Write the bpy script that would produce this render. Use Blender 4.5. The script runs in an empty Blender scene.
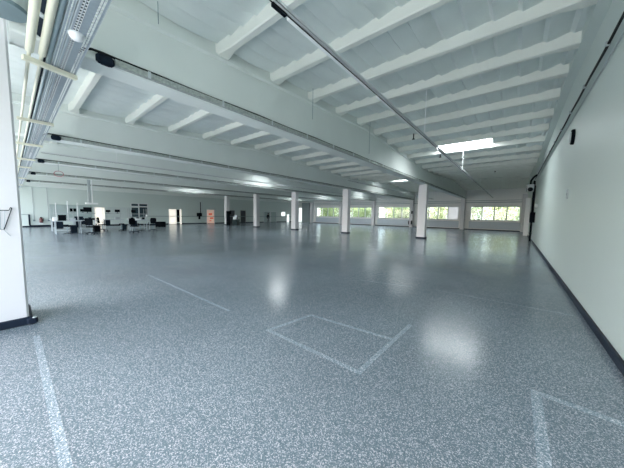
import bpy, math, random
from mathutils import Vector, Matrix
random.seed(7)
K = 1.13                      # one layout unit is 1.13 m (door heights set it)
sc = bpy.context.scene
COL = sc.collection

# ------------------------------------------------------------------ camera, sky, sun, daylight, exposure
def look_axes(pitch, roll, yaw):
    cy, sy = math.cos(yaw), math.sin(yaw)
    fw = Vector((-sy, cy, 0)); r = Vector((cy, sy, 0)); up = Vector((0, 0, 1))
    f2 = fw*math.cos(pitch) - up*math.sin(pitch); u2 = up*math.cos(pitch) + fw*math.sin(pitch)
    return f2, r*math.cos(roll) + u2*math.sin(roll), u2*math.cos(roll) - r*math.sin(roll)
FW, RT, UP = look_axes(0.0802688994, 0.0155626822, 0.686090542)
cd = bpy.data.cameras.new('camera'); cam = bpy.data.objects.new('camera', cd); COL.objects.link(cam)
cd.sensor_width = 36; cd.lens = 246.488538/624*36; cd.clip_end = 400; cd.clip_start = .05
M = Matrix((RT, UP, -FW)).transposed().to_4x4(); M.translation = Vector((0, 0, 1.5*K)); cam.matrix_world = M
sc.camera = cam

w = bpy.data.worlds.new('sky'); sc.world = w; w.use_nodes = True
nt = w.node_tree; bg = nt.nodes['Background']
sky = nt.nodes.new('ShaderNodeTexSky'); sky.sky_type = 'NISHITA'; sky.sun_disc = False
sky.sun_elevation = math.radians(48); sky.sun_rotation = math.radians(200); sky.dust_density = 4; sky.air_density = .7
hz = nt.nodes.new('ShaderNodeMix'); hz.data_type = 'RGBA'; hz.inputs[0].default_value = .65; hz.inputs[7].default_value = (.95, 1.0, .98, 1)
nt.links.new(sky.outputs[0], hz.inputs[6]); nt.links.new(hz.outputs[2], bg.inputs[0]); bg.inputs[1].default_value = 4.5
sd = bpy.data.lights.new('sun', 'SUN'); sd.energy = 12.0; sd.angle = math.radians(3); sd.color = (1, .96, .88)
sun = bpy.data.objects.new('sun', sd); COL.objects.link(sun)
sun.rotation_euler = (math.radians(24), 0, math.radians(-20)); sun.location = (0, -20, 30)

def area(name, loc, rot, sx, sy, e, color=(1, 1, 1)):
    l = bpy.data.lights.new(name, 'AREA'); l.shape = 'RECTANGLE'; l.size = sx*K; l.size_y = sy*K; l.energy = e; l.color = color
    o = bpy.data.objects.new(name, l); COL.objects.link(o); o.location = Vector(loc)*K; o.rotation_euler = rot
    return o
DAY = (.98, .985, 1.0)
# daylight entering by the windows of the wall behind the camera
for gx, e in ((-2.0, 160), (-7.7, 115), (-13.3, 130), (-19, 130), (-24.8, 150), (-30.2, 150)):
    area('back_window_daylight', (gx, -2.92, 1.65), (math.radians(-90), 0, math.radians(180)), 4.2, 2.7, e, DAY)
SKY_E = 27.0     # brightness of the diffusing skylight panes
sc.view_settings.view_transform = 'Standard'; sc.view_settings.look = 'None'
sc.view_settings.exposure = -0.24; sc.view_settings.gamma = 1.0; sc.view_settings.use_curve_mapping = False
sc.cycles.max_bounces = 10; sc.cycles.diffuse_bounces = 6; sc.cycles.use_denoising = True
sc.cycles.sample_clamp_indirect = 6

# ------------------------------------------------------------------ materials
def mat(name, col, rough=.6, metal=0., var=.06, scale=6., bump=0., spec=.5, emit=None, es=0., bscale=None):
    m = bpy.data.materials.new(name); m.use_nodes = True; n = m.node_tree; b = n.nodes['Principled BSDF']
    b.inputs['Roughness'].default_value = rough; b.inputs['Metallic'].default_value = metal
    b.inputs['Specular IOR Level'].default_value = spec
    tc = n.nodes.new('ShaderNodeTexCoord'); nz = n.nodes.new('ShaderNodeTexNoise')
    nz.inputs['Scale'].default_value = scale; nz.inputs['Detail'].default_value = 4
    n.links.new(tc.outputs['Object'], nz.inputs['Vector'])
    mp = n.nodes.new('ShaderNodeMapRange'); mp.inputs[3].default_value = 1-var; mp.inputs[4].default_value = 1+var
    n.links.new(nz.outputs['Fac'], mp.inputs[0])
    mx = n.nodes.new('ShaderNodeMix'); mx.data_type = 'RGBA'; mx.blend_type = 'MULTIPLY'; mx.inputs[0].default_value = 1
    mx.inputs[6].default_value = (*col, 1); n.links.new(mp.outputs[0], mx.inputs[7]); n.links.new(mx.outputs[2], b.inputs['Base Color'])
    if bump:
        bp = n.nodes.new('ShaderNodeBump'); bp.inputs['Strength'].default_value = bump; bp.inputs['Distance'].default_value = .01
        n2 = n.nodes.new('ShaderNodeTexNoise'); n2.inputs['Scale'].default_value = bscale or scale*6; n.links.new(tc.outputs['Object'], n2.inputs['Vector'])
        n.links.new(n2.outputs['Fac'], bp.inputs['Height']); n.links.new(bp.outputs[0], b.inputs['Normal'])
    if emit:
        b.inputs['Emission Color'].default_value = (*emit, 1); b.inputs['Emission Strength'].default_value = es
    return m
WALL = mat('painted_wall', (.60, .68, .655), .5, var=.03, scale=.6, bump=.15, bscale=40)
WALLW = mat('white_wall', (.86, .87, .86), .5, var=.03, scale=.6, bump=.1, bscale=40)
WCOL = mat('white_column_paint', (.69, .69, .71), .5, var=.03, scale=1.2, bump=.1, bscale=30)
CONC = mat('painted_concrete', (.76, .81, .785), .7, var=.05, scale=1.1, bump=.15, bscale=25)
JOIST = mat('joist_paint', (.76, .79, .745), .7, var=.05, scale=1.6, bump=.1, bscale=25)
DECK = mat('roof_underlay', (.74, .80, .785), .75, var=.07, scale=1.5, bump=.15, bscale=14)
KERB = mat('dark_kerb', (.010, .018, .034), .5, var=.2, spec=.2)
GALV = mat('galvanised_steel', (.52, .58, .60), .45, .35, var=.18, scale=18)
TRUNK = mat('dusty_trunking', (.36, .40, .375), .7, .1, var=.55, scale=22)
TRAYM = mat('tray_zinc', (.30, .36, .40), .5, .3, var=.2, scale=14)
RAILM = mat('rail_zinc', (.68, .71, .72), .5, var=.08, scale=12)
GREYP = mat('grey_pipe', (.22, .30, .33), .4, .3, var=.12)
CREAM = mat('cream_pipe', (.74, .74, .60), .45, var=.05)
BLACK = mat('black_plastic', (.004, .006, .009), .8, var=.2, spec=.05)
DARKB = mat('dark_blue_grey', (.010, .018, .030), .7, var=.2, spec=.1)
WHITE = mat('white_enamel', (.85, .87, .88), .3, var=.02)
PVC = mat('window_frame', (.72, .76, .78), .35, var=.03)
STEEL = mat('grey_enamel', (.42, .47, .49), .4, .2, var=.06)
LTOP = mat('bench_top', (.50, .56, .60), .4, var=.04)
RED = mat('red_paint', (.35, .03, .03), .4)
REDD = mat('dull_red', (.42, .13, .15), .5)
BROWN = mat('brown_red', (.10, .03, .03), .4)
DGREEN = mat('dark_green_enamel', (.012, .028, .03), .5, spec=.2)
BOARD = mat('grey_board', (.36, .44, .44), .6, var=.08, scale=2)
DOORD = mat('dark_door', (.045, .05, .06), .5, var=.15)
DPANE = mat('dark_glazing', (.03, .055, .07), .15, var=.2)
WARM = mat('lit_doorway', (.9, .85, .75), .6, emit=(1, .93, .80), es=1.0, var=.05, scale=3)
COOL = mat('lit_window_pane', (.9, .95, .95), .5, emit=(.92, 1, .98), es=1.6, var=.02)
SKYP = mat('diffusing_skylight', (.9, .93, .95), .4, emit=(.93, .98, 1.0), es=SKY_E, var=.01)
CARTON = mat('orange_print', (.75, .25, .12), .6, emit=None, var=.3, scale=9)
CABLE = mat('cable_black', (.008, .011, .013), .6, var=.2, spec=.25)
SKIN = mat('skin', (.45, .28, .20), .5)
CLOTH = mat('dark_clothing', (.006, .009, .012), .9, var=.2, spec=.1)
TROUS = mat('dark_trousers', (.010, .012, .018), .9, var=.2, spec=.1)
HAIR = mat('dark_hair', (.02, .015, .01), .6)
LEAF = mat('leaf_green', (.20, .26, .115), .6, var=.45, scale=3)
LEAF2 = mat('leaf_yellow', (.27, .31, .15), .6, var=.4, scale=3)
BARK = mat('bark', (.09, .07, .05), .8, var=.3)
GRASS = mat('outside_grass', (.12, .16, .07), .8, var=.3)

MILK = mat('frosted_glass', (.9, .93, .95), .5, var=.02, emit=(.93, .97, 1), es=.55)
def glass():
    m = bpy.data.materials.new('window_glass'); m.use_nodes = True; n = m.node_tree
    for x in list(n.nodes): n.nodes.remove(x)
    o = n.nodes.new('ShaderNodeOutputMaterial'); t = n.nodes.new('ShaderNodeBsdfTransparent'); g = n.nodes.new('ShaderNodeBsdfGlossy')
    g.inputs['Roughness'].default_value = .03; t.inputs[0].default_value = (.93, .96, .94, 1)
    f = n.nodes.new('ShaderNodeFresnel'); f.inputs[0].default_value = 1.45; x = n.nodes.new('ShaderNodeMixShader')
    n.links.new(f.outputs[0], x.inputs[0]); n.links.new(t.outputs[0], x.inputs[1]); n.links.new(g.outputs[0], x.inputs[2]); n.links.new(x.outputs[0], o.inputs[0])
    return m
GLASS = glass()

def floor_mat(nm='sealed_floor', g=1.0):
    m = bpy.data.materials.new(nm); m.use_nodes = True; n = m.node_tree; b = n.nodes['Principled BSDF']; L = n.links.new
    tc = n.nodes.new('ShaderNodeTexCoord')
    def noise(s, d=3, r=.5):
        z = n.nodes.new('ShaderNodeTexNoise'); z.inputs['Scale'].default_value = s; z.inputs['Detail'].default_value = d; z.inputs['Roughness'].default_value = r
        L(tc.outputs['Object'], z.inputs['Vector']); return z
    fl = noise(95, 2, .8); big = noise(.35, 3); wav = noise(1.1, 2)
    r = n.nodes.new('ShaderNodeValToRGB'); vo = n.nodes.new('ShaderNodeTexVoronoi'); vo.inputs['Scale'].default_value = 150; L(tc.outputs['Object'], vo.inputs['Vector'])
    sp = n.nodes.new('ShaderNodeSeparateColor'); L(vo.outputs['Color'], sp.inputs[0]); L(sp.outputs[0], r.inputs[0]); e = r.color_ramp.elements
    e[0].position = .0; e[0].color = (.10*g, .145*g, .18*g, 1); e[1].position = .97; e[1].color = (.50*g, .52*g, .58*g, 1)
    k = r.color_ramp.elements.new(.55); k.color = (.155*g, .21*g, .245*g, 1)
    k = r.color_ramp.elements.new(.8); k.color = (.28*g, .32*g, .365*g, 1)
    mp = n.nodes.new('ShaderNodeMapRange'); L(big.outputs['Fac'], mp.inputs[0]); mp.inputs[1].default_value = .1; mp.inputs[2].default_value = .9
    mp.inputs[3].default_value = .7; mp.inputs[4].default_value = 1.15
    mx = n.nodes.new('ShaderNodeMix'); mx.data_type = 'RGBA'; mx.blend_type = 'MULTIPLY'; mx.inputs[0].default_value = 1
    L(r.outputs[0], mx.inputs[6]); L(mp.outputs[0], mx.inputs[7]); L(mx.outputs[2], b.inputs['Base Color'])
    rr = n.nodes.new('ShaderNodeMapRange'); L(big.outputs['Fac'], rr.inputs[0]); rr.inputs[1].default_value = .1; rr.inputs[2].default_value = .9
    rr.inputs[3].default_value = .17; rr.inputs[4].default_value = .255; L(rr.outputs[0], b.inputs['Coat Roughness'])
    b.inputs['Specular IOR Level'].default_value = 0.
    b.inputs['Roughness'].default_value = .6; b.inputs['Coat Weight'].default_value = 1.; b.inputs['Coat IOR'].default_value = 1.34
    b1 = n.nodes.new('ShaderNodeBump'); b1.inputs['Strength'].default_value = .25; b1.inputs['Distance'].default_value = .02; L(wav.outputs['Fac'], b1.inputs['Height'])
    b2 = n.nodes.new('ShaderNodeBump'); b2.inputs['Strength'].default_value = .03; b2.inputs['Distance'].default_value = .002; L(fl.outputs['Fac'], b2.inputs['Height'])
    L(b1.outputs[0], b2.inputs['Normal']); L(b1.outputs[0], b.inputs['Coat Normal']); L(b2.outputs[0], b.inputs['Normal'])
    return m
FLOOR = floor_mat(); TAPE = floor_mat('floor_tape_trace', 1.4)

# ------------------------------------------------------------------ mesh helpers (layout units in, metres out)
class MB:
    def __init__(s): s.v = []; s.f = []; s.m = []; s.cm = 0
    def add(s, vs, fs):
        o = len(s.v); s.v += [tuple(p) for p in vs]; s.f += [tuple(i+o for i in f) for f in fs]; s.m += [s.cm]*len(fs); return s
    def box(s, a, b):
        x0, y0, z0 = [min(p, q) for p, q in zip(a, b)]; x1, y1, z1 = [max(p, q) for p, q in zip(a, b)]
        return s.add([(x0, y0, z0), (x1, y0, z0), (x1, y1, z0), (x0, y1, z0), (x0, y0, z1), (x1, y0, z1), (x1, y1, z1), (x0, y1, z1)],
                     [(0, 3, 2, 1), (4, 5, 6, 7), (0, 1, 5, 4), (1, 2, 6, 5), (2, 3, 7, 6), (3, 0, 4, 7)])
    def bbox(s, a, b, c=.01):      # chamfered box
        lo = [min(p, q) for p, q in zip(a, b)]; hi = [max(p, q) for p, q in zip(a, b)]
        c = min(c, *(0.45*(h-l) for l, h in zip(lo, hi)))
        x0, y0, z0 = lo; x1, y1, z1 = hi
        def ring(z, i): return [(x0+i+c, y0+i, z), (x1-i-c, y0+i, z), (x1-i, y0+i+c, z), (x1-i, y1-i-c, z), (x1-i-c, y1-i, z), (x0+i+c, y1-i, z), (x0+i, y1-i-c, z), (x0+i, y0+i+c, z)]
        rs = [ring(z0, c*.9), ring(z0+c, 0), ring(z1-c, 0), ring(z1, c*.9)]
        return s.loft(rs)
    def loft(s, rings, caps=True):
        n = len(rings[0]); o = len(s.v); s.v += [tuple(p) for r in rings for p in r]; k0 = len(s.f)
        for i in range(len(rings)-1):
            for j in range(n):
                a = o+i*n+j; b = o+i*n+(j+1) % n; s.f.append((a, b, b+n, a+n))
        if caps: s.f.append(tuple(o+j for j in reversed(range(n)))); s.f.append(tuple(o+(len(rings)-1)*n+j for j in range(n)))
        s.m += [s.cm]*(len(s.f)-k0); return s
    def tube(s, pts, r, n=8):
        pts = [Vector(p) for p in pts]; rings = []; rr = r if isinstance(r, (list, tuple)) else [r]*len(pts); pu = None
        for i, p in enumerate(pts):
            d = (pts[min(i+1, len(pts)-1)]-pts[max(i-1, 0)]).normalized()
            if pu is None: pu = d.orthogonal().normalized()
            u = (pu-d*pu.dot(d)).normalized(); pu = u; v = d.cross(u)
            rings.append([p+(u*math.cos(2*math.pi*k/n)+v*math.sin(2*math.pi*k/n))*rr[i] for k in range(n)])
        return s.loft(rings)
    def lathe(s, c, prof, n=20, axis='z'):
        rings = []
        for r, h in prof:
            ring = []
            for k in range(n):
                a = 2*math.pi*k/n; p = (r*math.cos(a), r*math.sin(a), h)
                if axis == 'x': p = (h, r*math.cos(a), r*math.sin(a))
                if axis == 'y': p = (r*math.sin(a), h, r*math.cos(a))
                ring.append((c[0]+p[0], c[1]+p[1], c[2]+p[2]))
            rings.append(ring)
        return s.loft(rings)
    def build(s, name, mats, parent=None, smooth=False):
        me = bpy.data.meshes.new(name); me.from_pydata([(x*K, y*K, z*K) for x, y, z in s.v], [], s.f); me.update()
        mats = mats if isinstance(mats, (list, tuple)) else [mats]
        for m in mats: me.materials.append(m)
        for p, i in zip(me.polygons, s.m): p.material_index = i
        if smooth:
            for p in me.polygons: p.use_smooth = True
            try: me.set_sharp_from_angle(angle=math.radians(40))
            except Exception: pass
        o = bpy.data.objects.new(name, me); COL.objects.link(o)
        if parent: o.parent = parent
        return o
def tag(o, label=None, cat=None, group=None, kind=None):
    if label: o['label'] = label
    if cat: o['category'] = cat
    if group: o['group'] = group
    if kind: o['kind'] = kind
    return o
def thing(name, loc, label=None, cat=None, group=None, rz=0, kind=None):
    o = bpy.data.objects.new(name, None); o.empty_display_size = .1; COL.objects.link(o)
    o.location = Vector(loc)*K; o.rotation_euler = (0, 0, rz); return tag(o, label, cat, group, kind)
def dup(root, loc, rz=0, label=None, group=None):
    kids = [(c, list(c.children)) for c in root.children]
    r = root.copy(); COL.objects.link(r); r.location = Vector(loc)*K; r.rotation_euler = (0, 0, rz)
    if label: r['label'] = label
    if group: r['group'] = group
    for c, gs in kids:
        d = c.copy(); COL.objects.link(d); d.parent = r
        for g in gs:
            e = g.copy(); COL.objects.link(e); e.parent = d
    return r
def B(a, b, c=None):
    m = MB(); return m.bbox(a, b, c) if c else m.box(a, b)
def S(name, mb, m, parent=None): 
    o = mb.build(name, m, parent)
    if not parent: o['kind'] = 'structure'
    return o

# ------------------------------------------------------------------ layout
GX = [-4.77, -10.6, -16.05, -21.72, -27.75]          # girder centre lines
RIGHT, LEFT, FAR, BACK = .93, -32.5, 34.0, -3.1
HB = 3.54                                            # underside of the girders
def zj(y):                                           # underside of the joists: saddle roof, 17 a span
    t = (y % 17)/8.5; t = t if t <= 1 else 2-t
    return 4.36 + .40*t
DK = .18
JY = [1.36] + [2.74+1.345*k for k in range(11)] + [17.55+1.345*k for k in range(12)]
JYB = [-1.3, .0]
EDG = [.72] + GX + [LEFT]                            # bay i lies between EDG[i] and EDG[i+1]
def bay(i):
    r = .72 if i == 0 else GX[i-1]-.21; l = GX[i]+.21 if i < 5 else LEFT-.02+.25
    return l, r

# ------------------------------------------------------------------ shell
S('floor', B((LEFT-.3, BACK-.3, -.2), (RIGHT+.3, FAR+.3, 0)), FLOOR)
S('wall_right', B((RIGHT, BACK, 0), (RIGHT+.3, FAR+.3, 5.6)), WALL)
S('wall_left', B((LEFT-.3, BACK, 0), (LEFT, FAR+.3, 5.6)), WALL)
mb = MB()
mb.box((LEFT, BACK-.3, 0), (RIGHT, BACK, .25)); mb.box((LEFT, BACK-.3, 3.2), (RIGHT, BACK, 5.6))
for x0, x1 in ((LEFT, -32.4), (-28, -27.2), (-22.3, -21.3), (-16.6, -15.6), (-11, -10.2), (-5.2, -4.3), (.4, RIGHT)): mb.box((x0, BACK-.3, .25), (x1, BACK, 3.2))
S('wall_back', mb, WALLW)

# window wall with real openings
ZS, ZT = 1.12, 2.66
wins = []
for i, (a, b) in enumerate([(-4.02, .42), (-9.72, -5.26), (-15.42, -10.9), (-20.95, -16.45), (-26.9, -22.2)]): wins.append((a, b))
mb = MB(); xs = sorted(wins); x = LEFT
dx0, dx1 = -31.15, -30.0
mb.box((LEFT, FAR, ZT), (RIGHT, FAR+.3, 5.6))
mb.box((LEFT, FAR, 0), (dx0, FAR+.3, ZT)); x = dx1
for a, b in xs:
    mb.box((x, FAR, 0), (a, FAR+.3, ZT)); mb.box((a, FAR, 0), (b, FAR+.3, ZS)); x = b
mb.box((x, FAR, 0), (RIGHT, FAR+.3, ZT))
S('wall_far', mb, WALLW)
for i, (a, b) in enumerate(wins):
    t = thing('window_%d' % (i+1), ((a+b)/2, FAR, ZS), kind='structure')
    hw = (b-a)/2; H = ZT-ZS; p = MB(); fr = .05
    p.box((-hw, .08, 0), (hw, .16, fr)); p.box((-hw, .08, H-fr), (hw, .16, H))
    pw = 2*hw/4
    for k in range(5):
        xx = -hw+k*pw; ww = .045 if k in (0, 4) else .06
        p.box((max(xx-ww, -hw), .08, fr), (min(xx+ww, hw), .16, H-fr))
    p.build('window_frame', PVC, t)
    for k in range(4): B((-hw+k*pw+.05, .115, fr), (-hw+(k+1)*pw-.05, .125, H-fr)).build('pane', GLASS, t)
    if i == 1: B((hw-pw+.05, .095, fr), (hw-.05, .11, H-fr)).build('frosted_pane', MILK, t)
    MB().bbox((-hw-.06, -.10, -.05), (hw+.06, .08, .0), .01).build('window_sill', WHITE, t)
# radiators are boxed in below: recessed panel lines
for i, (a, b) in enumerate(wins):
    mb = MB(); mb.bbox((a-.1, FAR-.05, .16), (b+.1, FAR, .95), .01)
    for k in range(1, 4): mb.box((a+(b-a)*k/4-.01, FAR-.056, .2), (a+(b-a)*k/4+.01, FAR-.048, .92))
    S('trim_%d' % (i+1), mb, mat('apron_panel', (.55, .62, .68), .5, var=.03))

# ceiling: pillowy underlay between the joists, seams every 0.36
mb = MB()
SK = {}          # skylights: (bay, gap index) -> x range
allj = JYB + JY
ys = [BACK] + allj + [FAR]
skl = [(0, 12.6), (2, 12.6), (4, 12.6), (1, 21.8), (2, 29.5), (3, 29.5), (4, 29.5)]  # last three are added skylights, put in to brighten the far end
for bi in range(6):
    l, r = bay(bi)
    if bi == 5: l = LEFT
    if bi == 0: r = RIGHT
    n = int(round((r-l)/.36)); per = (r-l)/n
    for gi in range(len(ys)-1):
        y0, y1 = ys[gi], ys[gi+1]; ym = (y0+y1)/2
        hole = None
        for (sb, sy) in skl:
            if sb == bi and y0 <= sy < y1:
                c = (round(((l+r)/2-l)/per)-1)*per+l; hole = (c-3*per, c+3*per); SK[(sb, sy)] = (hole, y0, y1)
        nx = n*6; ny = 5
        for k in range(n):
            xa = l+k*per
            if hole and hole[0]-.01 <= xa < hole[1]-.01: continue
            o = len(mb.v)
            jit = random.uniform(.7, 1.3)
            for j in range(ny+1):
                ty = j/ny; y = y0+(y1-y0)*ty
                for i in range(7):
                    tx = i/6
                    prof = (min(tx/.17, 1)*.085 if tx < .17 else .085*(1-(tx-.17)/.83)**.8)
                    z = zj(y)+DK+.05-prof*jit*(.55+.45*math.sin(math.pi*ty)) - (.022*math.sin(math.pi*ty)*math.sin(math.pi*tx)*jit)
                    mb.v.append((xa+per*tx, y, z))
            for j in range(ny):
                for i in range(6):
                    a = o+j*7+i; mb.f.append((a, a+7, a+8, a+1)); mb.m.append(0)
for g in GX: mb.box((g-.22, BACK, 4.95), (g+.22, FAR, 5.0))
S('ceiling', mb, DECK)
cap = MB(); cap.box((LEFT-.3, BACK-.3, 5.6), (RIGHT+.3, FAR+.3, 5.7)); S('ceiling_roof', cap, DECK)

order = ['first', 'second', 'third', 'fourth', 'fifth', 'sixth']
bayname = ['the bay beside the right wall', 'the second bay from the right wall', 'the third bay from the right wall', 'the fourth bay from the right wall', 'the fifth bay from the right wall', 'the bay beside the left wall']
for (sb, sy), (h, y0, y1) in SK.items():
    yy0, yy1 = y0+.07, y1-.07; zb = zj((y0+y1)/2)+DK-.03; zt = zb+.42; cx, cy = (h[0]+h[1])/2, (y0+y1)/2
    where = ('before the mid-hall columns' if sy < 17 else 'beyond the mid-hall columns' if sy < 25 else 'added to brighten far end')
    t = thing('skylight', (cx, cy, zb), 'bright rectangular skylight in %s, %s' % (bayname[sb], where), 'skylight', 'skylights')
    a, b = h[0]-cx, h[1]-cx; c, d = yy0-cy, yy1-cy; m = MB(); q = .22
    m.box((a, c, 0), (a+.03, d, q)); m.box((b-.03, c, 0), (b, d, q)); m.box((a, c, 0), (b, c+.03, q)); m.box((a, d-.03, 0), (b, d, q))
    m.build('kerb', WHITE, t)
    m = MB(); m.bbox((a+.03, c+.03, q-.14), (b-.03, d-.03, q-.08), .015); m.build('diffuser', SKYP, t)

# joists
def joist(l, r, y):
    W = r-l; m = MB(); z = 0; H = DK+.03
    def ring(x, hw, dz=0): return [(x, -hw+.015, dz), (x, hw-.015, dz), (x, hw, dz+.02), (x, hw+.01, H), (x, -hw-.01, H), (x, -hw, dz+.02)]
    m.loft([ring(-W/2-.01, .12, -.02), ring(-W/2+.12, .115, -.02), ring(-W/2+.38, .065), ring(W/2-.38, .065), ring(W/2-.12, .115, -.02), ring(W/2+.01, .12, -.02)])
    return m
ordn = ['nearest', 'second', 'third', 'fourth', 'fifth', 'sixth', 'seventh', 'eighth', 'ninth', 'tenth', 'eleventh', 'twelfth']
def jlabel(bi, jn):
    if bi < 2 and jn < 12: return '%s white roof joist from the viewpoint, crossing %s' % (ordn[jn], bayname[bi]), 'near joists of %s' % bayname[bi]
    if jn < 12: return 'white roof joist before the mid-hall columns, crossing %s' % bayname[bi], 'mid joists of %s' % bayname[bi]
    return 'white roof joist beyond the mid-hall columns, crossing %s' % bayname[bi], 'far joists of %s' % bayname[bi]
for bi in range(6):
    l, r = bay(bi); proto = None
    for jn, y in enumerate(JY):
        if bi == 0 and jn == 0: continue
        lab, grp = jlabel(bi, jn)
        if proto is None:
            proto = joist(l, r, y).build('roof_joist', JOIST); o = proto
        else: o = proto.copy(); COL.objects.link(o)
        o.location = Vector(((l+r)/2, y, zj(y)))*K
        tag(o, lab, 'joist', grp)

# girders: saddle-shaped, one per span
def girder(hw, y0, y1):
    m = MB(); rings = []
    N = 8
    def ring(y):
        zt = zj(min(max(y, y0+1e-4), y1-1e-4)) if True else 0
        zl = zt-.05
        return [(-hw, y, HB+.02), (-hw+.02, y, HB), (hw-.02, y, HB), (hw, y, HB+.02), (hw, y, zl-.03), (hw+.045, y, zl), (hw+.045, y, zt+.01), (hw, y, zt+.03), (hw, y, zt+DK+.06), (-hw, y, zt+DK+.06), (-hw, y, zt+.03), (-hw-.045, y, zt+.01), (-hw-.045, y, zl), (-hw, y, zl-.03)]
    yy = [y0, (y0+y1)/2, y1] if y0 > -1 else [y0, y1]
    return m.loft([ring(y) for y in yy])
grname = ['first column line from the right', 'second column line from the right', 'third column line from the right', 'fourth column line from the right', 'fifth column line from the right']
for i, g in enumerate(GX):
    for (y0, y1, wh) in ((.0, 17.0, 'near span'), (17.0, FAR, 'far span'), (BACK, -1.4 if i == 0 else .0, 'left of the overhead trays')):
        t = girder(.205, (y0+.10 if i == 0 and y0 == 0 else y0+.004), y1-.004).build('roof_girder', CONC)
        t.location = (g*K, 0, 0)
        tag(t, 'deep white girder on %s, %s' % (grname[i], wh), 'girder', 'roof girders')
t = MB()
for (y0, y1) in ((BACK, 0), (0, 17), (17, FAR)):
    ym = (y0+y1)/2 if y0 >= 0 else None
    pts = [y0+.004, (y0+y1)/2, y1-.004] if y0 >= 0 else [y0+.004, y1-.004]
    t.loft([[(.86, y, 3.90), (RIGHT+.02, y, 3.90), (RIGHT+.02, y, zj(y)+DK+.1), (.72, y, zj(y)+DK+.1), (.72, y, zj(y)-.03), (.86, y, zj(y)-.10)] for y in pts])
tag(t.build('trim_6', WALL), kind='structure')
t = MB().bbox((LEFT, BACK, 3.5), (LEFT+.25, FAR, 4.9), .02)
tag(t.build('trim_7', CONC), kind='structure')

# columns
def column(cx, cy, wx, wy, label, ztop=HB, kerb=True, group='white columns'):
    t = thing('column', (cx, cy, 0), label, 'column', group)
    MB().bbox((-wx/2, -wy/2, 0), (wx/2, wy/2, ztop), .02).build('shaft', WCOL, t)
    if kerb: MB().bbox((-wx/2-.03, -wy/2-.03, 0), (wx/2+.03, wy/2+.03, .10), .012).build('kerb', KERB, t)
    return t
names = ['nearest free-standing white square column, right of the mid-hall row', 'second free-standing white column from the right in the mid-hall row', 'middle white column of the five in the mid-hall row', 'fourth white column from the right, left of the middle one in the row', 'leftmost white column of the mid-hall row, beside the dark green cabinet']
for i, g in enumerate(GX): column(g, (17.4, 17.3, 17.0, 16.95, 17.1)[i], .52, .45, names[i])
nf = ['white column against the window wall, right of the window with a plain white pane', 'white column at the window wall, second from the right, with black extinguishers', 'slim white column at the window wall, between second and third windows from the left', 'white column at the window wall behind the second mid-hall column from the right', 'leftmost white column at the window wall, beside the grey wall']
for i, g in enumerate(GX): column(g, 33.72, .42, .5, nf[i], HB, False, 'columns at the window wall')
column(.70, 33.5, .4, .6, 'white corner column where window wall meets right wall', 3.9, False, 'columns at the window wall')
column(-5.17, -.655, .62, 1.48, 'big white column cut by the left photo edge, close to the viewpoint', 4.7)

# baseboards
S('baseboard_right', MB().bbox((RIGHT-.035, BACK, 0), (RIGHT, FAR, .10), .008), KERB)
S('baseboard_left', MB().bbox((LEFT, BACK, 0), (LEFT+.035, FAR, .12), .008), KERB)
S('baseboard_far', MB().bbox((-29.9, FAR-.035, 0), (RIGHT, FAR, .09), .008), KERB)

# floor markings (worn tape)
def strip(pts, wd):
    m = MB()
    for (x0, y0), (x1, y1) in pts:
        d = Vector((x1-x0, y1-y0, 0)).normalized(); nn = Vector((-d.y, d.x, 0))*wd/2
        m.add([(x0+nn.x, y0+nn.y, .0012), (x0-nn.x, y0-nn.y, .0012), (x1-nn.x, y1-nn.y, .0012), (x1+nn.x, y1+nn.y, .0012)], [(0, 1, 2, 3)])
    return m
def mark(pts, wd, label): tag(strip(pts, wd).build('floor_marking', TAPE), label, 'floor marking', 'worn floor markings')
mark([((-2.39, 2.03), (-1.03, 2.03)), ((-1.06, 2.06), (-1.02, 3.42)), ((-2.36, 2.06), (-2.25, 2.78)), ((-2.25, 2.76), (-1.06, 2.86))], .055, 'worn pale tape rectangle marked on the floor in the foreground centre')
mark([((-6.66, 2.0), (-3.29, 2.05))], .05, 'faint pale tape line left of the marked rectangle')
mark([((-4.34, .12), (-1.6, .13))], .055, 'pale tape line on floor running out at bottom left corner')
mark([((.235, 2.82), (.235, 1.6)), ((.26, 2.79), (.88, 2.76))], .07, 'pale tape corner on floor at bottom right near the wall')
mark([((-1.15, 5.41), (.80, 5.43))], .035, 'thin pale line on floor running to the right wall')
mark([((-2.67, 5.04), (-1.57, 5.31))], .035, 'short thin pale line behind the marked rectangle')

# ------------------------------------------------------------------ girder trunkings with junction boxes
for i, g in enumerate(GX):
    fx = g+.205
    t = thing('cable_trunking', (fx, .85, HB), 'dusty grey cable trunking along the girder of the %s' % grname[i], 'cable trunking', 'girder trunkings')
    m = MB(); m.box((.002, .2, .015), (.07, FAR-1.2, .10)); m.box((.002, .2, .10), (.012, FAR-1.2, .12)); m.build('channel', TRUNK, t)
    m = MB()
    for k in range(26): m.box((.07, .6+1.25*k, .01), (.078, .64+1.25*k, .11))
    m.build('clips', GALV, t)
    m = MB(); m.tube([(.03, y, .125+.006*math.sin(y*3)) for y in [.2+.5*k for k in range(64)]], .012, 5); m.build('cable', CABLE, t)
    jb = thing('junction_box', (fx, .92, HB+.03), 'black junction box with cable on the girder of the %s' % grname[i], 'junction box', 'junction boxes')
    MB().bbox((.0, -.08, -.06), (.10, .12, .07), .03).build('box', DARKB, jb)
    m = MB(); m.tube([(.03, -.31, -.16), (.04, -.27, -.03), (.05, -.20, .05), (.05, -.12, .085), (.05, 0, .09), (.05, .14, .085), (.04, .3, .09)], .017, 8); m.build('cable', CABLE, jb, True)

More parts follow.
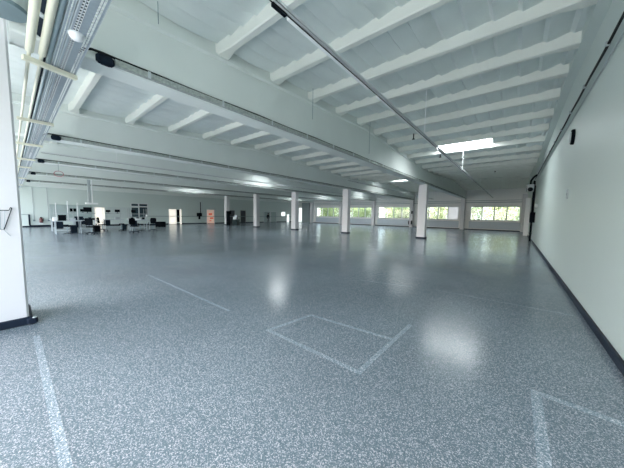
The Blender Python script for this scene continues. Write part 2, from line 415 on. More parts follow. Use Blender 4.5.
# ------------------------------------------------------------------ overhead services crossing to the left wall
XA, XB = .6, -32.3
def runx(y, z, r, x0, x1, n=12): return MB().tube([(x0, y, z), (x1, y, z)], r, n)
t = runx(.235, 3.34, .036, XA, -4.45, 14); tag(t.build('service_pipe', CREAM, None, True), 'thick cream insulated pipe overhead, outermost left of the pair', 'pipe')
t = runx(.335, 3.34, .034, XA, -4.45, 14); tag(t.build('service_pipe', CREAM, None, True), 'thick cream insulated pipe overhead, nearer to the cable trays', 'pipe')
t = runx(.235, 3.345, .018, -4.45, XB, 10); tag(t.build('service_pipe', CREAM, None, True), 'thin cream pipe running far to the left wall, outer of two', 'pipe')
t = runx(.335, 3.345, .018, -4.45, XB, 10); tag(t.build('service_pipe', CREAM, None, True), 'thin cream pipe running far to the left wall, inner of two', 'pipe')
t = runx(.395, 3.345, .022, XA, XB, 10); tag(t.build('service_pipe', GREYP, None, True), 'blue-grey steel pipe overhead between cream pipe and cable trays', 'pipe')
t = runx(.372, 3.42, .016, XA, XB, 8); tag(t.build('service_pipe', DARKB, None, True), 'dark thin pipe above the blue-grey steel pipe overhead', 'pipe')
def tray(name, y0, y1, z, lab, slots):
    t = thing(name, (0, (y0+y1)/2, z), lab, 'cable tray'); h = (y1-y0)/2
    m = MB(); m.box((XB, -h, 0), (XA, -h+.006, .05)); m.box((XB, h-.006, 0), (XA, h, .05)); m.build('side_rail', GALV, t)
    rows = [-h+.006]
    for (s0, s1) in slots: rows += [s0, s1]
    rows.append(h-.006); xs_ = []; x = XA
    while x > -12: xs_ += [x, x-.024]; x -= .052
    xs_ += [x, XB]; m = MB(); nr = len(rows)
    m.v = [(xx, yy, 0) for xx in xs_ for yy in rows]
    for i in range(len(xs_)-1):
        for j in range(nr-1):
            if j % 2 == 1 and i % 2 == 1 and i < len(xs_)-2: continue
            q = i*nr+j; m.f.append((q, q+1, q+nr+1, q+nr)); m.m.append(1 if j % 2 else 0)
    m.build('tray_base', (TRAYM, RAILM), t)
    m = MB()
    for k, yy in enumerate([(-h+.03)+j*.022 for j in range(int((2*h-.05)/.022))]): m.tube([(XA, yy, .016), (XB, yy, .016)], .009, 5)
    m.build('cable_bundle', mat('cables', (.03, .045, .055), .6, var=.4, scale=20), t)
    return t
tray('cable_tray', .475, .655, 3.32, 'wide galvanised perforated cable tray with two rows of slots, white dome below it', [(-.068, -.052), (-.046, -.030), (.030, .046), (.052, .068)])
tray('cable_tray', .422, .468, 3.33, 'narrow galvanised cable tray beside the wide perforated one overhead', [(-.004, .006)])
# hanging bracket bars
bl = ['nearest cream support bar under the overhead cable trays and pipes', 'second cream support bar under the overhead trays, counting from the viewpoint', 'third cream support bar under the overhead trays', 'fourth cream support bar under the overhead trays', 'fifth support bar under the overhead trays', 'sixth support bar under the overhead trays', 'farthest support bar under the overhead trays near the left wall']
for i, x in enumerate([-4.62, -7.6, -10.4, -13.5, -16.05, -21.7, -27.7]):
    t = thing('support_bar', (x, .42, 3.25), bl[i], 'support bar', 'tray support bars', .28 if i == 0 else 0)
    MB().bbox((-.03, -.25, 0), (.03, .25, .055), .004).build('bar', CREAM, t)
    m = MB(); up = (HB-3.26) if i in (0, 2, 4, 5, 6) else 1.2
    m.tube([(0, .243, .03), (0, .243, up)], .007, 6); m.build('hanger_rod', GALV, t)
# white dome under the tray
t = thing('ceiling_detector', (-3.63, .53, 3.32), 'white round dome detector mounted under the wide cable tray', 'detector')
MB().lathe((0, 0, 0), [(.0, -.062), (.03, -.060), (.052, -.046), (.062, -.022), (.064, -.012)], 24).build('dome', WHITE, t, True)
MB().lathe((0, 0, 0), [(.064, -.012), (.068, -.010), (.068, 0), (.0, 0)], 24).build('base_plate', PVC, t, True)
# dark coupling and round duct between and beside the cream pipes
t = thing('pipe_coupling', (-4.1, .345, 3.6), 'dark blue-grey valve coupling behind the two cream pipes overhead', 'pipe fitting')
MB().tube([(.5, 0, 0), (.25, 0, 0), (.2, 0, 0), (.05, 0, 0), (.0, 0, 0), (-.4, 0, 0), (-.42, 0, 0)], [.045, .045, .062, .062, .052, .052, .03], 14).build('body', DARKB, t, True)
MB().lathe((.12, 0, 0), [(.072, -.04), (.072, .04)], 16, 'x').build('collar', GALV, t, True)
t = thing('air_duct', (-4.33, .05, 3.62), 'grey round air duct overhead left of the cream pipes', 'duct')
MB().lathe((0, 0, 0), [(.0, 0), (.17, 0), (.185, .01), (.185, .9)], 28).build('duct_body', CONC, t, True)
MB().lathe((0, 0, 0), [(.150, -.012), (.192, -.012), (.192, .03), (.150, .03)], 28).build('rim', GREYP, t, True)

# ------------------------------------------------------------------ light trunking hung in the first bay
TX, TZ = -1.95, 3.56
def light_rail(TX, y0, y1, lab, rods, n):
    t = thing('light_trunking', (TX, 0, TZ), lab, 'lighting rail', 'hanging lighting rails')
    m = MB(); m.box((-.002, y0, .0), (.030, y1, .008)); m.box((-.002, y0, .0), (.004, y1, .04)); m.box((.024, y0, 0), (.030, y1, .04)); m.box((.010, y0, -.005), (.017, y1, 0)); m.build('rail', RAILM, t)
    for k in range(n):
        y = y0+1.35+2.2*k
        if y+1.9 > y1: break
        MB().bbox((-.062, y, -.012), (-.012, y+1.85, .025), .008).build('luminaire', WHITE, t)
        if k == 0: MB().bbox((-.06, y-.22, -.008), (-.010, y-.03, .03), .006).build('connector', BLACK, t)
    MB().tube([(-.012, y0, -.004), (-.012, y1, -.004)], .006, 6).build('cable', CABLE, t)
    for y in rods: MB().tube([(.01, y, .05), (.01, y, zj(y)-TZ+DK)], .009, 6).build('hanger_rod', WHITE, t)
light_rail(TX, .62, 33.2, 'long metal lighting rail hung on rods across the first bay toward the windows', (6.9, 12.85, 20.2, 27.0, 31.6), 15)
light_rail(-7.9, 13.0, 33.2, 'lighting rail hung in the second bay, beyond the big girder', (14.5, 25.5, 30), 9)
light_rail(-13.33, .8, 33.2, 'lighting rail hung between second and third column lines from the right', (3, 10, 17, 25, 31), 15)
for (x, y, z0) in ((-4.3, 5.2, 4.0), (-4.3, 8.5, 3.75), (-4.3, 1.55, 4.3)):
    tag(MB().tube([(x, y, z0), (x, y, zj(y)+DK)], .006, 6).build('hanging_wire', GREYP), 'thin grey wire hanging before the big girder, %s' % ('nearest the trays' if y < 2 else 'above its middle' if y < 6 else 'left of the skylight'), 'wire')
for (x, y) in ((-3.4, 10.6), (-3.1, 13.9), (-1.2, 20.5)):
    t = thing('sprinkler', (x, y, zj(y)), 'small dark sprinkler head on the roof joist %s' % {10.6: 'just before the skylight', 13.9: 'just beyond the skylight', 20.5: 'far beyond the skylight'}[y], 'sprinkler')
    MB().lathe((0, 0, 0), [(.02, .2), (.02, -.02), (.05, -.03), (.05, -.05), (.01, -.06)], 12).build('head', BLACK, t)

# ------------------------------------------------------------------ right wall fittings
t = thing('wall_cable', (.85, 0, 3.91), 'black cable clipped along the lower edge of the right-hand edge girder', 'cable')
MB().tube([(0, .5+.5*k, .008*math.sin(k*1.7)) for k in range(60)], .018, 7).build('cable', CABLE, t, True)
for k, y in enumerate([3.9+1.45*j for j in range(18)]): MB().bbox((-.035, y-.02, -.03), (.02, y+.02, .03), .006).build('clip', STEEL, t)
tag(MB().tube([(.91, .5, 3.82), (.91, 30, 3.82)], .010, 8).build('wall_conduit', STEEL, None, True), 'thin grey conduit on the right wall just under the black cable', 'conduit')
t = thing('wall_lamp', (RIGHT, 8.2, 3.34), 'dark oval bulkhead lamp high on the right wall', 'wall lamp')
m = MB(); rg = []
for r, d in ((.17, 0), (.17, -.07), (.15, -.10)): rg.append([(d*.6, .75*r*math.cos(a), r*math.sin(a)) for a in [2*math.pi*k/24 for k in range(24)]])
m.loft(rg); m.build('housing', BLACK, t, True)
m = MB(); rg = []
for r, d in ((.135, -.095), (.10, -.125), (.02, -.135)): rg.append([(d*.6, .75*r*math.cos(a), r*math.sin(a)) for a in [2*math.pi*k/24 for k in range(24)]])
m.loft(rg); m.build('glass_cover', STEEL, t, True)
t = thing('wall_plate', (RIGHT, 8.3, 1.95), 'small grey plate fixed on the right wall below the oval lamp', 'wall plate')
MB().bbox((-.02, -.09, 0), (0, .09, .22), .006).build('plate', STEEL, t)
MB().bbox((-.028, -.03, .08), (-.02, .03, .14), .003).build('button', GREYP, t)
t = thing('downpipe', (.83, 21.0, 0), 'black vertical pipe standing against the right wall near its far end', 'pipe')
MB().tube([(0, 0, 0), (0, 0, 3.8)], .055, 12).build('pipe', BLACK, t, True)
for z in (.5, 1.6, 2.7): MB().lathe((0, 0, z), [(.07, -.03), (.07, .03)], 12).build('collar', DARKB, t)
t = thing('switch_cabinet', (RIGHT, 19.9, 1.2), 'black switch cabinet on right wall in front of the black pipe', 'electric cabinet')
MB().bbox((-.22, -.2, 0), (0, .2, .62), .015).build('cabinet', BLACK, t)
MB().bbox((-.23, -.17, .03), (-.22, .17, .58), .004).build('door', DARKB, t)
MB().tube([(-.08, 0, .62), (-.08, 0, 2.2)], .018, 8).build('cable', CABLE, t)
t = thing('switch_box', (RIGHT, 18.6, 2.05), 'small grey box on the right wall above the black cabinet', 'switch box')
MB().bbox((-.10, -.1, 0), (0, .1, .22), .01).build('box', STEEL, t)
t = thing('heater_unit', (.60, 19.6, 3.02), 'grey heater unit hung from the edge girder at the far right', 'heater')
MB().bbox((-.16, -.3, 0), (.16, .3, .42), .03).build('casing', STEEL, t)
m = MB()
for k in range(6): m.bbox((-.17, -.25, .05+.055*k), (-.155, .25, .075+.055*k), .004)
m.build('louvres', BLACK, t)
MB().tube([(0, -.2, .42), (0, -.2, .62), (.1, -.2, .8), (.24, -.2, .95)], .05, 10).build('flue', BLACK, t, True)
MB().tube([(0, .2, .42), (0, .2, .9), (.25, .2, .95)], .03, 8).build('hanger', GALV, t, True)
MB().lathe((0, -.34, .12), [(.1, -.04), (.12, .02), (.12, .06)], 16, 'y').build('fan', BLACK, t)
t = thing('service_riser', (.765, 27.0, 0), 'white boxed riser standing on the floor against the far right wall', 'riser')
MB().bbox((-.15, -.25, 0), (.15, .25, 3.1), .02).build('casing', WHITE, t)
MB().bbox((-.16, -.2, 1.0), (-.15, .2, 1.5), .004).build('hatch', PVC, t)
# conduits on the window wall
tag(MB().tube([(LEFT+.3, FAR-.04, 3.12), (RIGHT, FAR-.04, 3.12)], .028, 8).build('wall_conduit', GREYP), 'dark conduit line above the windows on the window wall, lower of two', 'conduit')
tag(MB().tube([(-29.8, FAR-.04, 3.33), (RIGHT, FAR-.04, 3.33)], .02, 8).build('wall_conduit', GREYP), 'dark conduit line above the windows on the window wall, upper of two', 'conduit')
for (x, z, h, lab) in ((-10.45, 1.75, .42, 'black fire extinguisher hung on the far column, upper one'), (-10.46, .35, .55, 'black fire extinguisher low on the far column, under the other'), (-10.95, .35, .5, 'black fire extinguisher left of the column at the window wall')):
    t = thing('fire_extinguisher', (x, 33.375 if x > -10.5 else 33.86, z), lab, 'fire extinguisher')
    MB().lathe((0, 0, 0), [(.0, 0), (.085, 0), (.09, .03), (.09, h*.72), (.07, h*.82), (.03, h*.88)], 16).build('cylinder', BLACK, t, True)
    MB().lathe((0, 0, h*.86), [(.025, 0), (.025, .04), (.035, .05), (.035, h*.12)], 10).build('valve', DARKB, t)
    MB().tube([(.03, 0, h*.93), (.10, 0, h*.85), (.11, 0, h*.3)], .012, 6).build('hose', CABLE, t)

# ------------------------------------------------------------------ left wall: doors, windows, fittings
def door(n, y0, y1, h, leafmat, fmat=PVC, extra=None):
    t = thing('door_%d' % n, (LEFT, (y0+y1)/2, 0), kind='structure'); hw = (y1-y0)/2
    MB().bbox((.0, -hw, .02), (.035, hw, h), .004).build('door_leaf', leafmat, t)
    m = MB(); m.box((0, -hw-.07, 0), (.06, -hw, h+.07)); m.box((0, hw, 0), (.06, hw+.07, h+.07)); m.box((0, -hw, h), (.06, hw, h+.07)); m.build('door_frame', fmat, t)
    m = MB(); m.tube([(.035, hw-.1, .95), (.08, hw-.1, .95), (.08, hw-.2, .95)], .012, 6); m.build('door_handle', GREYP, t)
    return t
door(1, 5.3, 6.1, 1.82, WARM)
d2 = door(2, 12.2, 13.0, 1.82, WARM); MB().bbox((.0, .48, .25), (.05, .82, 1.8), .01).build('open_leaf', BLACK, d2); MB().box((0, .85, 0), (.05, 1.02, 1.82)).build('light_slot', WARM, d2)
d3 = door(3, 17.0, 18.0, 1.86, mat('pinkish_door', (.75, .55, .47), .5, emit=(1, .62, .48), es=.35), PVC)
m = MB()
for z, y, w_, h_ in ((1.15, -.28, .5, .28), (.32, -.2, .3, .12), (.62, -.1, .5, .22)): m.bbox((.035, y, z), (.042, y+w_, z+h_), .003)
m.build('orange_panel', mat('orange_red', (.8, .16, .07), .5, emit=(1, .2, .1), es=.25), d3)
door(4, 20.4, 21.2, 1.8, DOORD, DOORD)
door(5, 22.4, 23.15, 1.83, DOORD, mat('door_frame_brown', (.13, .13, .13), .5))
door(6, 26.9, 28.2, 1.78, BOARD); 
door(7, 28.4, 29.6, 1.78, BOARD)
door(8, 32.25, 32.8, 1.35, COOL)
def lwindow(n, y0, y1, z0, z1, m_):
    t = thing('window_%d' % n, (LEFT, (y0+y1)/2, z0), kind='structure'); hw = (y1-y0)/2; h = z1-z0
    B((.0, -hw, 0), (.02, hw, h)).build('pane', m_, t)
    m = MB(); m.box((0, -hw-.05, -.05), (.04, -hw, h+.05)); m.box((0, hw, -.05), (.04, hw+.05, h+.05)); m.box((0, -hw, h), (.04, hw, h+.05)); m.box((0, -hw, -.05), (.04, hw, 0)); m.build('window_frame', PVC, t)
lwindow(6, 8.42, 9.04, 2.1, 2.33, DPANE); lwindow(7, 9.16, 9.92, 2.1, 2.33, DPANE)
lwindow(8, 8.42, 9.04, .86, 1.92, DPANE); lwindow(9, 9.16, 9.92, .86, 1.98, DPANE)
lwindow(10, 30.85, 31.8, 1.1, 1.8, COOL)
# glazed door in the window wall
t = thing('door_9', ((dx0+dx1)/2, FAR, 0), kind='structure'); hw = (dx1-dx0)/2
m = MB(); m.box((-hw, .05, 0), (-hw+.07, .13, ZT)); m.box((hw-.07, .05, 0), (hw, .13, ZT)); m.box((-hw, .05, ZT-.07), (hw, .13, ZT)); m.box((-hw, .05, 2.0), (hw, .13, 2.08)); m.box((-hw, .05, 0), (hw, .13, .12)); m.build('door_frame', WHITE, t)
B((-hw+.07, .08, .12), (hw-.07, .1, 2.0)).build('pane', COOL, t); B((-hw+.07, .08, 2.08), (hw-.07, .1, ZT-.07)).build('pane', COOL, t)

# grey wall return beside the glazed door
tag(MB().bbox((-29.75, 33.3, 0), (-28.1, 33.95, 3.5), .02).build('partition', mat('grey_partition', (.30, .36, .37), .6)), 'grey partition block at the far corner right of the glazed door', 'partition')
tag(MB().bbox((LEFT+.04, 2.25, .80), (LEFT+.08, 5.1, 2.02), .01).build('wall_board', BOARD), 'large grey board on left wall behind the workbenches', 'board')
tag(MB().bbox((LEFT+.04, 6.3, .80), (LEFT+.07, 8.3, 1.9), .01).build('wall_board', mat('pale_board', (.55, .62, .62), .6)), 'pale grey board on left wall between lit doorway and dark windows', 'board')
tag(MB().tube([(LEFT+.05, 8.2, .98), (LEFT+.05, 33.5, .98)], .03, 8).build('wall_conduit', GREYP), 'dark conduit at waist height along the left wall', 'conduit')
for y, lab in ((1.27, 'nearer the viewpoint'), (2.15, 'beside the grey board')):
    t = thing('drop_conduit', (LEFT+.04, y, .6), 'thin vertical conduit drop on the left wall, %s' % lab, 'conduit')
    MB().tube([(0, 0, 0), (0, 0, 2.9)], .018, 6).build('conduit', STEEL, t); MB().bbox((-.03, -.06, -.1), (.04, .06, .04), .01).build('socket', GREYP, t)
t = thing('fire_extinguisher', (LEFT+.14, 1.68, .38), 'brownish red fire extinguisher on the left wall near the low pipe', 'fire extinguisher')
MB().lathe((0, 0, 0), [(0, 0), (.1, 0), (.11, .03), (.11, .32), (.08, .4), (.03, .44)], 14).build('cylinder', BROWN, t, True)
MB().bbox((-.03, -.06, .42), (.03, .06, .5), .01).build('valve', BLACK, t); MB().tube([(.03, .05, .45), (.05, .14, .4), (.05, .14, .1)], .015, 6).build('hose', CABLE, t)
t = thing('floor_pipe', (LEFT+.1, 1.0, 0), 'dark blue-grey pipe rising from and running along the foot of left wall', 'pipe')
MB().tube([(0, 0, 1.1), (0, 0, .2), (0, .03, .14), (0, .1, .12), (0, 2.4, .12)], .055, 10).build('pipe', DARKB, t, True)
MB().tube([(0, 0, 1.1), (0, -.6, 1.1)], .02, 8).build('branch', GREYP, t)
t = thing('hose_box', (LEFT+.02, 15.9, .96), 'black box on left wall under a dark vertical pipe', 'hose box')
MB().bbox((0, -.33, 0), (.22, .3, .48), .02).build('box', BLACK, t); MB().tube([(.1, .15, .48), (.1, .15, 1.9)], .05, 8).build('pipe', DARKB, t)
MB().bbox((0.02, -.12, -.36), (.16, .1, 0), .02).build('outlet', BLACK, t)
t = thing('cabinet', (-25.6, 16.95, 0), 'dark green cabinet on the floor beside the leftmost mid-hall column', 'cabinet', rz=.6)
MB().bbox((-.3, -.42, .03), (.3, .42, .74), .015).build('body', DGREEN, t); MB().bbox((.3, -.40, .06), (.315, -.01, .70), .004).build('door', DGREEN, t); MB().bbox((.3, .01, .06), (.315, .40, .70), .004).build('door', DGREEN, t)
t = thing('machine', (-25.6, 16.95, .74), 'grey and white machine standing on the dark green cabinet', 'machine', rz=.6)
MB().bbox((-.25, -.32, 0), (.2, .1, .30), .03).build('housing', STEEL, t); MB().bbox((-.2, .0, 0), (.15, .25, .5), .03).build('head', LTOP, t); MB().bbox((.2, -.2, .08), (.21, .0, .22), .004).build('panel', BLACK, t)
t = thing('tall_stand', (-26.3, 16.35, 0), 'tall black stand behind the dark green cabinet', 'stand', rz=.5)
MB().bbox((-.15, -.16, 0), (.15, .16, 1.72), .02).build('body', BLACK, t); MB().bbox((-.05, .16, 1.35), (.15, .5, 1.72), .02).build('arm', BLACK, t)
tag(MB().tube([(-16.05+.26, 1.45+.15*math.cos(a), 3.11+.12*math.sin(a)) for a in [2*math.pi*k/20 for k in range(21)]], .012, 6).build('hanging_ring', REDD, None, True), 'dull red ring hanging under the third girder near the overhead trays', 'ring')
tag(MB().tube([(-15.79, 1.45, 3.23), (-15.83, 1.45, HB+.02)], .006, 5).build('ring_cord', GREYP), 'short cord holding the dull red ring', 'cord')

# wire rack folded on the near column
t = thing('wire_rack', (-4.86, 0, 1.35), 'small steel wire rack hooked on the big white column at the left edge', 'wire rack')
m = MB(); m.tube([(.012, -.5, .138), (.012, -.013, .138), (.012, .004, .178), (.014, .012, .172), (.016, .0, .12), (.012, -.062, -.10), (.012, -.10, -.088), (.012, -.5, -.07)], .0045, 6)
m.build('frame', DARKB, t, True)
m = MB(); m.tube([(.010, -.043, .138), (.010, -.052, .0), (.010, -.065, -.09)], .0018, 5); m.tube([(.010, -.062, -.10), (.012, -.03, -.16), (.010, -.012, -.18)], .002, 5); m.tube([(.010, -.085, .138), (.010, -.088, -.088)], .003, 5)
m.build('prong', GREYP, t)
tag(B((-4.885, .06, 0), (-4.80, .16, .09), .02).build('corner_bracket', KERB), 'dark bracket on the floor at the corner of the big left column', 'bracket')
tag(MB().lathe((-4.80, .13, .09), [(0, .012), (.02, .01), (.022, 0)], 10).build('bolt_head', GALV), 'small bright bolt head on the dark corner bracket', 'bolt')

# ------------------------------------------------------------------ workshop corner
def workbench(L_=1.35, label='', loc=(0, 0, 0), rz=0):
    t = thing('workbench', loc, label, 'workbench', 'workbenches', rz)
    D = .36; Hh = .84
    MB().bbox((-D, -L_/2, Hh-.04), (D, L_/2, Hh), .006).build('tabletop', LTOP, t)
    for sx in (-1, 1):
        for sy in (-1, 1): B((sx*(D-.05)-.018, sy*(L_/2-.08)-.018, 0), (sx*(D-.05)+.018, sy*(L_/2-.08)+.018, Hh-.04), .004).build('leg', LTOP, t)
    for sy in (-1, 1): B((-D+.03, sy*(L_/2-.08)-.012, Hh), (-D+.055, sy*(L_/2-.08)+.012, 1.72), .003).build('upright', STEEL, t)
    B((-D+.02, -L_/2+.05, 1.28), (-D+.26, L_/2-.05, 1.31), .004).build('shelf', STEEL, t)
    B((-D+.06, -L_/2+.1, .18), (-D+.1, L_/2-.1, .24), .004).build('cross_rail', STEEL, t)
    B((-.3, -L_/2+.12, Hh-.5), (.25, -L_/2+.42, Hh-.05), .01).build('drawer_unit', DARKB, t)
    return t
wb = [(-22.2, 2.3, 0, 'white workbench nearest the left column edge, with a dark crate on top'), (-23.6, 3.35, 0, 'white workbench just behind the leftmost swivel chair'),
      (-25.6, 2.4, 0, 'white workbench deepest in the left corner, before the grey board'), (-25.2, 5.25, 0, 'white workbench right of the lit doorway, with two small screens'),
      (-24.4, 6.7, 0, 'white workbench behind the black high-backed chair'), (-22.6, 6.35, 0, 'white workbench between the two right-hand swivel chairs'), (-28.2, 4.2, 0, 'white workbench closest to the left wall doorway')]
protoB = None
for x, y, rz, lab in wb:
    if protoB is None: protoB = workbench(1.3, lab, (x, y, 0), rz)
    else: dup(protoB, (x, y, 0), rz, lab)
def chair(loc, rz, lab):
    t = thing('swivel_chair', loc, lab, 'chair', 'swivel chairs', rz)
    m = MB(); m.bbox((-.21, -.21, .44), (.21, .21, .50), .03); m.build('seat', BLACK, t)
    m = MB(); rg = []
    for z, hw, x in ((.58, .14, -.20), (.62, .19, -.21), (.80, .21, -.23), (.95, .20, -.24), (1.02, .15, -.25)): rg.append([(x-.03, -hw, z), (x+.03, -hw*.9, z), (x+.03, hw*.9, z), (x-.03, hw, z)])
    m.loft(rg); m.build('backrest', BLACK, t)
    MB().tube([(-.1, 0, .46), (-.24, 0, .48), (-.27, 0, .7)], .02, 8).build('back_bracket', DARKB, t)
    MB().tube([(0, 0, .12), (0, 0, .44)], .028, 10).build('gas_post', GREYP, t)
    for k in range(5):
        a = 2*math.pi*k/5+.3; l = MB().tube([(0, 0, .13), (.14*math.cos(a), .14*math.sin(a), .11), (.28*math.cos(a), .28*math.sin(a), .07)], [.028, .022, .016], 6).build('leg', DARKB, t)
        MB().lathe((.28*math.cos(a), .28*math.sin(a), .032), [(.0, -.02), (.03, -.02), (.03, .02), (0, .02)], 10, 'y').build('caster', BLACK, l)
    for sy in (-1, 1): MB().tube([(.05, sy*.2, .46), (.05, sy*.26, .52), (.05, sy*.26, .66), (-.14, sy*.26, .66)], .016, 6).build('armrest', BLACK, t)
    return t
c0 = chair((-20.9, 3.22, 0), 2.6, 'black swivel chair left of the lit doorway in front of the benches')
dup(c0, (-20.5, 5.45, 0), .3, 'black high-backed swivel chair below the dark windows')
dup(c0, (-21.7, 6.95, 0), -.5, 'small black swivel chair beside the black case on the floor')
dup(c0, (-24.0, 4.35, 0), 1.2, 'black swivel chair half hidden behind the bench by the doorway')
# chair-side lamp, screens, crates
def screen(loc, lab, rz=0, s=1.):
    t = thing('monitor', loc, lab, 'monitor', 'bench monitors', rz)
    MB().bbox((-.02, -.24*s, .10), (.02, .24*s, .46*s), .01).build('display', BLACK, t)
    MB().tube([(-.01, 0, .01), (-.01, 0, .16)], .02, 8).build('neck', DARKB, t); MB().bbox((-.09, -.11, 0), (.09, .11, .015), .004).build('foot', DARKB, t); return t
for (x, y, z, s, lab) in ((-25.8, 3.0, 1.31, .75, 'small black monitor on the shelf before the grey board'), (-24.0-0, 3.55, 1.31, .95, 'larger black monitor just left of the lit doorway'), (-25.4, 5.0, 1.31, .6, 'small black monitor right beside the lit doorway'),
                         (-25.4, 5.6, 1.31, .7, 'small black monitor on the shelf midway between doorway and dark windows'), (-24.6, 6.5, 1.31, .65, 'small black monitor on the shelf left of the dark windows'), (-28.4, 3.9, 1.31, .7, 'black monitor on the bench nearest the doorway wall')):
    screen((x, y, z), lab, 0, s)
def crate(loc, sz, m_, lab, name='crate', lid=True):
    t = thing(name, loc, lab, name.replace('parts_bin', 'bin')); a, b, c = sz
    m = MB(); m.bbox((-a/2, -b/2, 0), (a/2, b/2, c), .012); m.build('body', m_, t)
    if lid: MB().bbox((-a/2-.01, -b/2-.01, c), (a/2+.01, b/2+.01, c+.025), .006).build('lid', m_, t)
    return t
crate((-22.1, 2.05, .84), (.3, .34, .34), BLACK, 'black crate on the leftmost workbench')
crate((-22.0, 1.72, .84), (.24, .2, .22), WHITE, 'white carton on the leftmost workbench beside the black crate', 'carton')
crate((-22.1, 2.5, .84), (.3, .3, .12), LTOP, 'flat pale box on the leftmost workbench', 'box')
crate((-23.5, 3.0, .84), (.3, .42, .22), DARKB, 'dark blue-grey box on bench behind the left chair', 'box')
crate((-25.1, 5.5, .84), (.26, .3, .16), STEEL, 'grey box on bench under the small monitors', 'box')
crate((-22.5, 6.2, .84), (.3, .36, .1), WHITE, 'flat white box on bench between the right-hand chairs', 'box')
crate((-22.6, 2.6, 0), (.5, .32, .5), DARKB, 'dark floor crate under the leftmost workbenches')
crate((-23.4, 3.9, 0), (.5, .35, .42), BLACK, 'black floor crate under the bench by the doorway')
crate((-25.0, 5.9, 0), (.4, .3, .4), DARKB, 'dark floor crate under the benches right of the doorway')
crate((-27.3, 9.45, 0), (.42, .8, .5), BLACK, 'large black case standing alone on the floor right of the chairs', 'case')
bn = ['leftmost', 'second', 'third', 'fourth', 'fifth', 'rightmost']
for k in range(6):
    crate((-23.75, 2.85+.19*k, .84), (.22, .15, .13+.05*(k % 3 == 1)), BLACK if k % 2 else DARKB, '%s dark parts bin of the row on the bench before the grey board' % bn[k], 'parts_bin', False)['group'] = 'parts bins'
for k in range(6):
    crate((-24.35, 6.12+.2*k, .84), (.2, .15, .10+.06*(k % 2)), BLACK if k % 2 else STEEL, '%s small parts bin of the row on bench below the dark windows' % bn[k], 'parts_bin', False)['group'] = 'parts bins'
for x, y, lab in ((-21.5, 2.2, 'round black stool under the leftmost workbench'), (-23.0, 5.3, 'round black stool right of the lit doorway'), (-21.9, 6.2, 'round black stool under the bench between the right chairs')):
    t = thing('stool', (x, y, 0), lab, 'stool', 'round stools')
    MB().lathe((0, 0, .5), [(0, 0), (.16, 0), (.17, .03), (.16, .07), (0, .075)], 18).build('seat', BLACK, t, True); MB().tube([(0, 0, .1), (0, 0, .5)], .025, 8).build('post', GREYP, t)
    for k in range(5):
        a = 2*math.pi*k/5; MB().tube([(0, 0, .11), (.24*math.cos(a), .24*math.sin(a), .03)], [.022, .016], 6).build('leg', BLACK, t)
t = thing('desk_lamp', (-22.3, 6.75, .84), 'white-shaded lamp standing on bench above the small chair', 'lamp')
MB().lathe((0, 0, 0), [(0, 0), (.07, 0), (.07, .02), (.01, .03)], 14).build('base', WHITE, t); MB().tube([(0, 0, .02), (0, 0, .3)], .012, 6).build('pole', WHITE, t); MB().lathe((0, 0, .28), [(.1, 0), (.03, .14), (.0, .15)], 14).build('lamp_shade', WHITE, t)
t = thing('ceiling_drop', (-24.6, 3.9, 1.98), 'grey twin supply duct dropping from the girder to a white box over benches', 'supply drop')
MB().bbox((-.05, -.2, .12), (.05, -.03, 2.4), .01).build('duct', STEEL, t); MB().bbox((-.05, .03, .12), (.05, .08, 2.4), .01).build('duct', WHITE, t); MB().bbox((-.12, -.36, 0), (.12, .36, .12), .02).build('box', WHITE, t)
for (x, y, h, lab) in ((-21.9, 1.8, 1.95, 'leftmost'), (-22.1, 2.35, 2.1, 'middle'), (-22.0, 2.8, 2.0, 'rightmost')):
    t = thing('lamp_pole', (x-.3, y, .84), 'slim white lamp pole on the left workbench, %s of three' % lab, 'lamp pole', 'lamp poles')
    MB().tube([(0, 0, .02), (0, 0, h-.95), (.03, 0, h-.87), (.12, 0, h-.84), (.2, 0, h-.9)], .016, 7).build('pole', WHITE, t, True); MB().bbox((-.05, -.05, 0), (.05, .05, .02), .004).build('foot', STEEL, t)

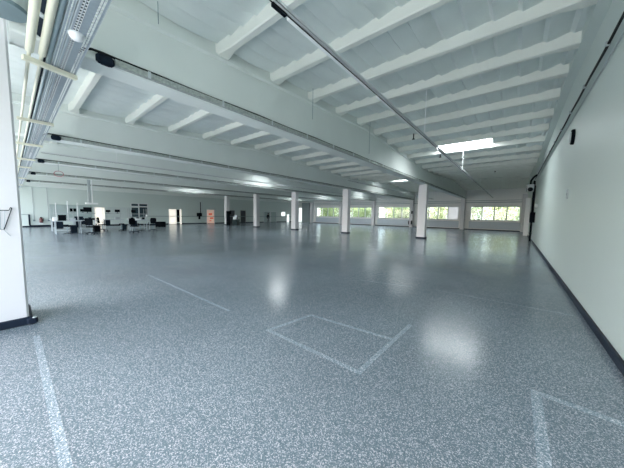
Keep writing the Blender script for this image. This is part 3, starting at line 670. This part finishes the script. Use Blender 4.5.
# ------------------------------------------------------------------ person walking by the left wall
def person(loc, rz):
    P = {'pel': (0, 0, .86), 'bel': (.0, 0, .98), 'che': (.02, 0, 1.16), 'nk': (.04, 0, 1.29), 'nk2': (.05, 0, 1.345), 'hd': (.06, 0, 1.42), 'hd2': (.06, 0, 1.50),
         'hl': (0, .08, .82), 'kl': (.16, .09, .47), 'al': (.22, .09, .08), 'tl': (.34, .09, .035),
         'hr': (0, -.08, .82), 'kr': (-.02, -.09, .46), 'ar': (-.26, -.09, .14), 'tr': (-.16, -.09, .035),
         'sl': (.03, .17, 1.25), 'el': (-.10, .22, 1.02), 'wl': (-.05, .23, .82), 'ml': (-.02, .23, .74),
         'sr': (.03, -.17, 1.25), 'er': (.06, -.22, 1.02), 'wr': (.20, -.22, .86), 'mr': (.25, -.22, .80)}
    R = dict(pel=.13, bel=.12, che=.14, nk=.055, nk2=.05, hd=.085, hd2=.075, hl=.085, kl=.055, al=.038, tl=.028, hr=.085, kr=.055, ar=.038, tr=.028, sl=.06, el=.042, wl=.028, ml=.03, sr=.06, er=.042, wr=.028, mr=.03)
    Ed = [('pel', 'bel'), ('bel', 'che'), ('che', 'nk'), ('nk', 'nk2'), ('nk2', 'hd'), ('hd', 'hd2'), ('pel', 'hl'), ('hl', 'kl'), ('kl', 'al'), ('al', 'tl'), ('pel', 'hr'), ('hr', 'kr'), ('kr', 'ar'), ('ar', 'tr'),
          ('che', 'sl'), ('sl', 'el'), ('el', 'wl'), ('wl', 'ml'), ('che', 'sr'), ('sr', 'er'), ('er', 'wr'), ('wr', 'mr')]
    for s, wn in ((1, 'ml'), (-1, 'mr')):      # fingers
        for k in range(5):
            nm = wn+str(k); b = P[wn]; ln = (.05, .075, .08, .075, .06)[k]
            P[nm] = (b[0]+(-.02+.012*k if k else .035), b[1]-s*.01, b[2]-ln+(.02 if k == 0 else 0)); R[nm] = .0075; Ed.append((wn, nm))
    ks = list(P); me = bpy.data.meshes.new('person'); me.from_pydata([Vector(P[k])*K for k in ks], [(ks.index(a), ks.index(b)) for a, b in Ed], [])
    for m_ in (SKIN, CLOTH, TROUS, BLACK): me.materials.append(m_)
    o = bpy.data.objects.new('person', me); COL.objects.link(o)
    md = o.modifiers.new('skin', 'SKIN'); md.use_smooth_shade = True
    for i, k in enumerate(ks): me.skin_vertices[0].data[i].radius = (R[k]*K, R[k]*K)
    me.skin_vertices[0].data[0].use_root = True
    sb = o.modifiers.new('sub', 'SUBSURF'); sb.levels = sb.render_levels = 1
    dg = bpy.context.evaluated_depsgraph_get(); dg.update(); m2 = bpy.data.meshes.new_from_object(o.evaluated_get(dg)); o.modifiers.clear()
    o.data = m2; m2.materials.clear()
    for m_ in (SKIN, CLOTH, TROUS, BLACK): m2.materials.append(m_)
    for p in m2.polygons:
        c = p.center/K; p.use_smooth = True
        p.material_index = 0 if c.z > 1.31 or (abs(c.y) > .19 and c.z < .83) else (3 if c.z < .09 else (2 if c.z < .84 else 1))
    MB().lathe((.045, 0, 1.46), [(.092, -.06), (.098, 0), (.095, .05), (.07, .10), (.02, .125)], 14).build('hair', HAIR, o, True)
    f = MB(); f.bbox((.13, -.012, 1.405), (.165, .012, 1.44), .006); f.build('nose', SKIN, o)
    f = MB(); f.lathe((.138, .03, 1.45), [(.011, -.005), (.011, .008)], 8, 'x'); f.lathe((.138, -.03, 1.45), [(.011, -.005), (.011, .008)], 8, 'x'); f.build('eyes', BLACK, o)
    o.location = Vector(loc)*K; o.rotation_euler = (0, 0, rz)
    tag(o, 'person in dark clothes walking past the grey double doors at far left wall', 'person')
person((-30.3, 25.9, 0), 1.5)

# ------------------------------------------------------------------ outside
S('ground_outside', B((-70, FAR+.3, -.3), (30, 75, -.05)), GRASS)
def tree(x, y, h, r, lab, lm, n=5200):
    t = thing('tree', (x, y, 0), lab, 'tree', 'trees outside the windows'); rnd = random.Random(int(x*31+y*7))
    MB().tube([(0, 0, -.1), (.05, 0, h*.3), (0, .05, h*.6)], [.16, .12, .06], 8).build('trunk', BARK, t)
    m = MB(); blobs = [(rnd.uniform(-r*.6, r*.6), rnd.uniform(-r*.5, r*.5), rnd.uniform(.3, h*.85), rnd.uniform(.35, .6)*r) for _ in range(26)]
    for _ in range(n):
        bx, by, bz, br = rnd.choice(blobs); d = Vector((rnd.gauss(0, 1), rnd.gauss(0, 1), rnd.gauss(0, 1))).normalized()*br*rnd.uniform(.75, 1.05)
        c = Vector((bx, by, bz))+d; u = Vector((rnd.gauss(0, 1), rnd.gauss(0, 1), rnd.gauss(0, 1))).normalized(); v = u.orthogonal().normalized(); s = rnd.uniform(.06, .13)
        if c.z < .05: continue
        m.add([c+u*s, c+v*s*.6, c-u*s, c-v*s*.6], [(0, 1, 2, 3)])
    m.build('crown', lm, t)
tl = ['bushy green tree outside, seen through the right-hand window', 'yellow-green tree outside, behind the right-hand window middle', 'green tree outside behind the window next to nearest column', 'light tree outside behind the second window from right', 'green tree outside behind the third window from right', 'yellowish tree outside behind the third window from right, left part', 'green tree outside behind the fourth window from right', 'pale tree outside behind the fourth window from right, left part', 'green tree outside behind the leftmost window', 'pale tree outside behind the leftmost window, left part', 'tree outside beyond the glazed door', 'farthest left tree outside beyond the glazed door']
for i in range(12):
    x = 1.6-3.55*i; tree(x, 38.2+(i % 2)*4.2, 4.3+(i % 2)*.5, 2.3, tl[min(i, 11)], LEAF if i % 2 == 0 else LEAF2)
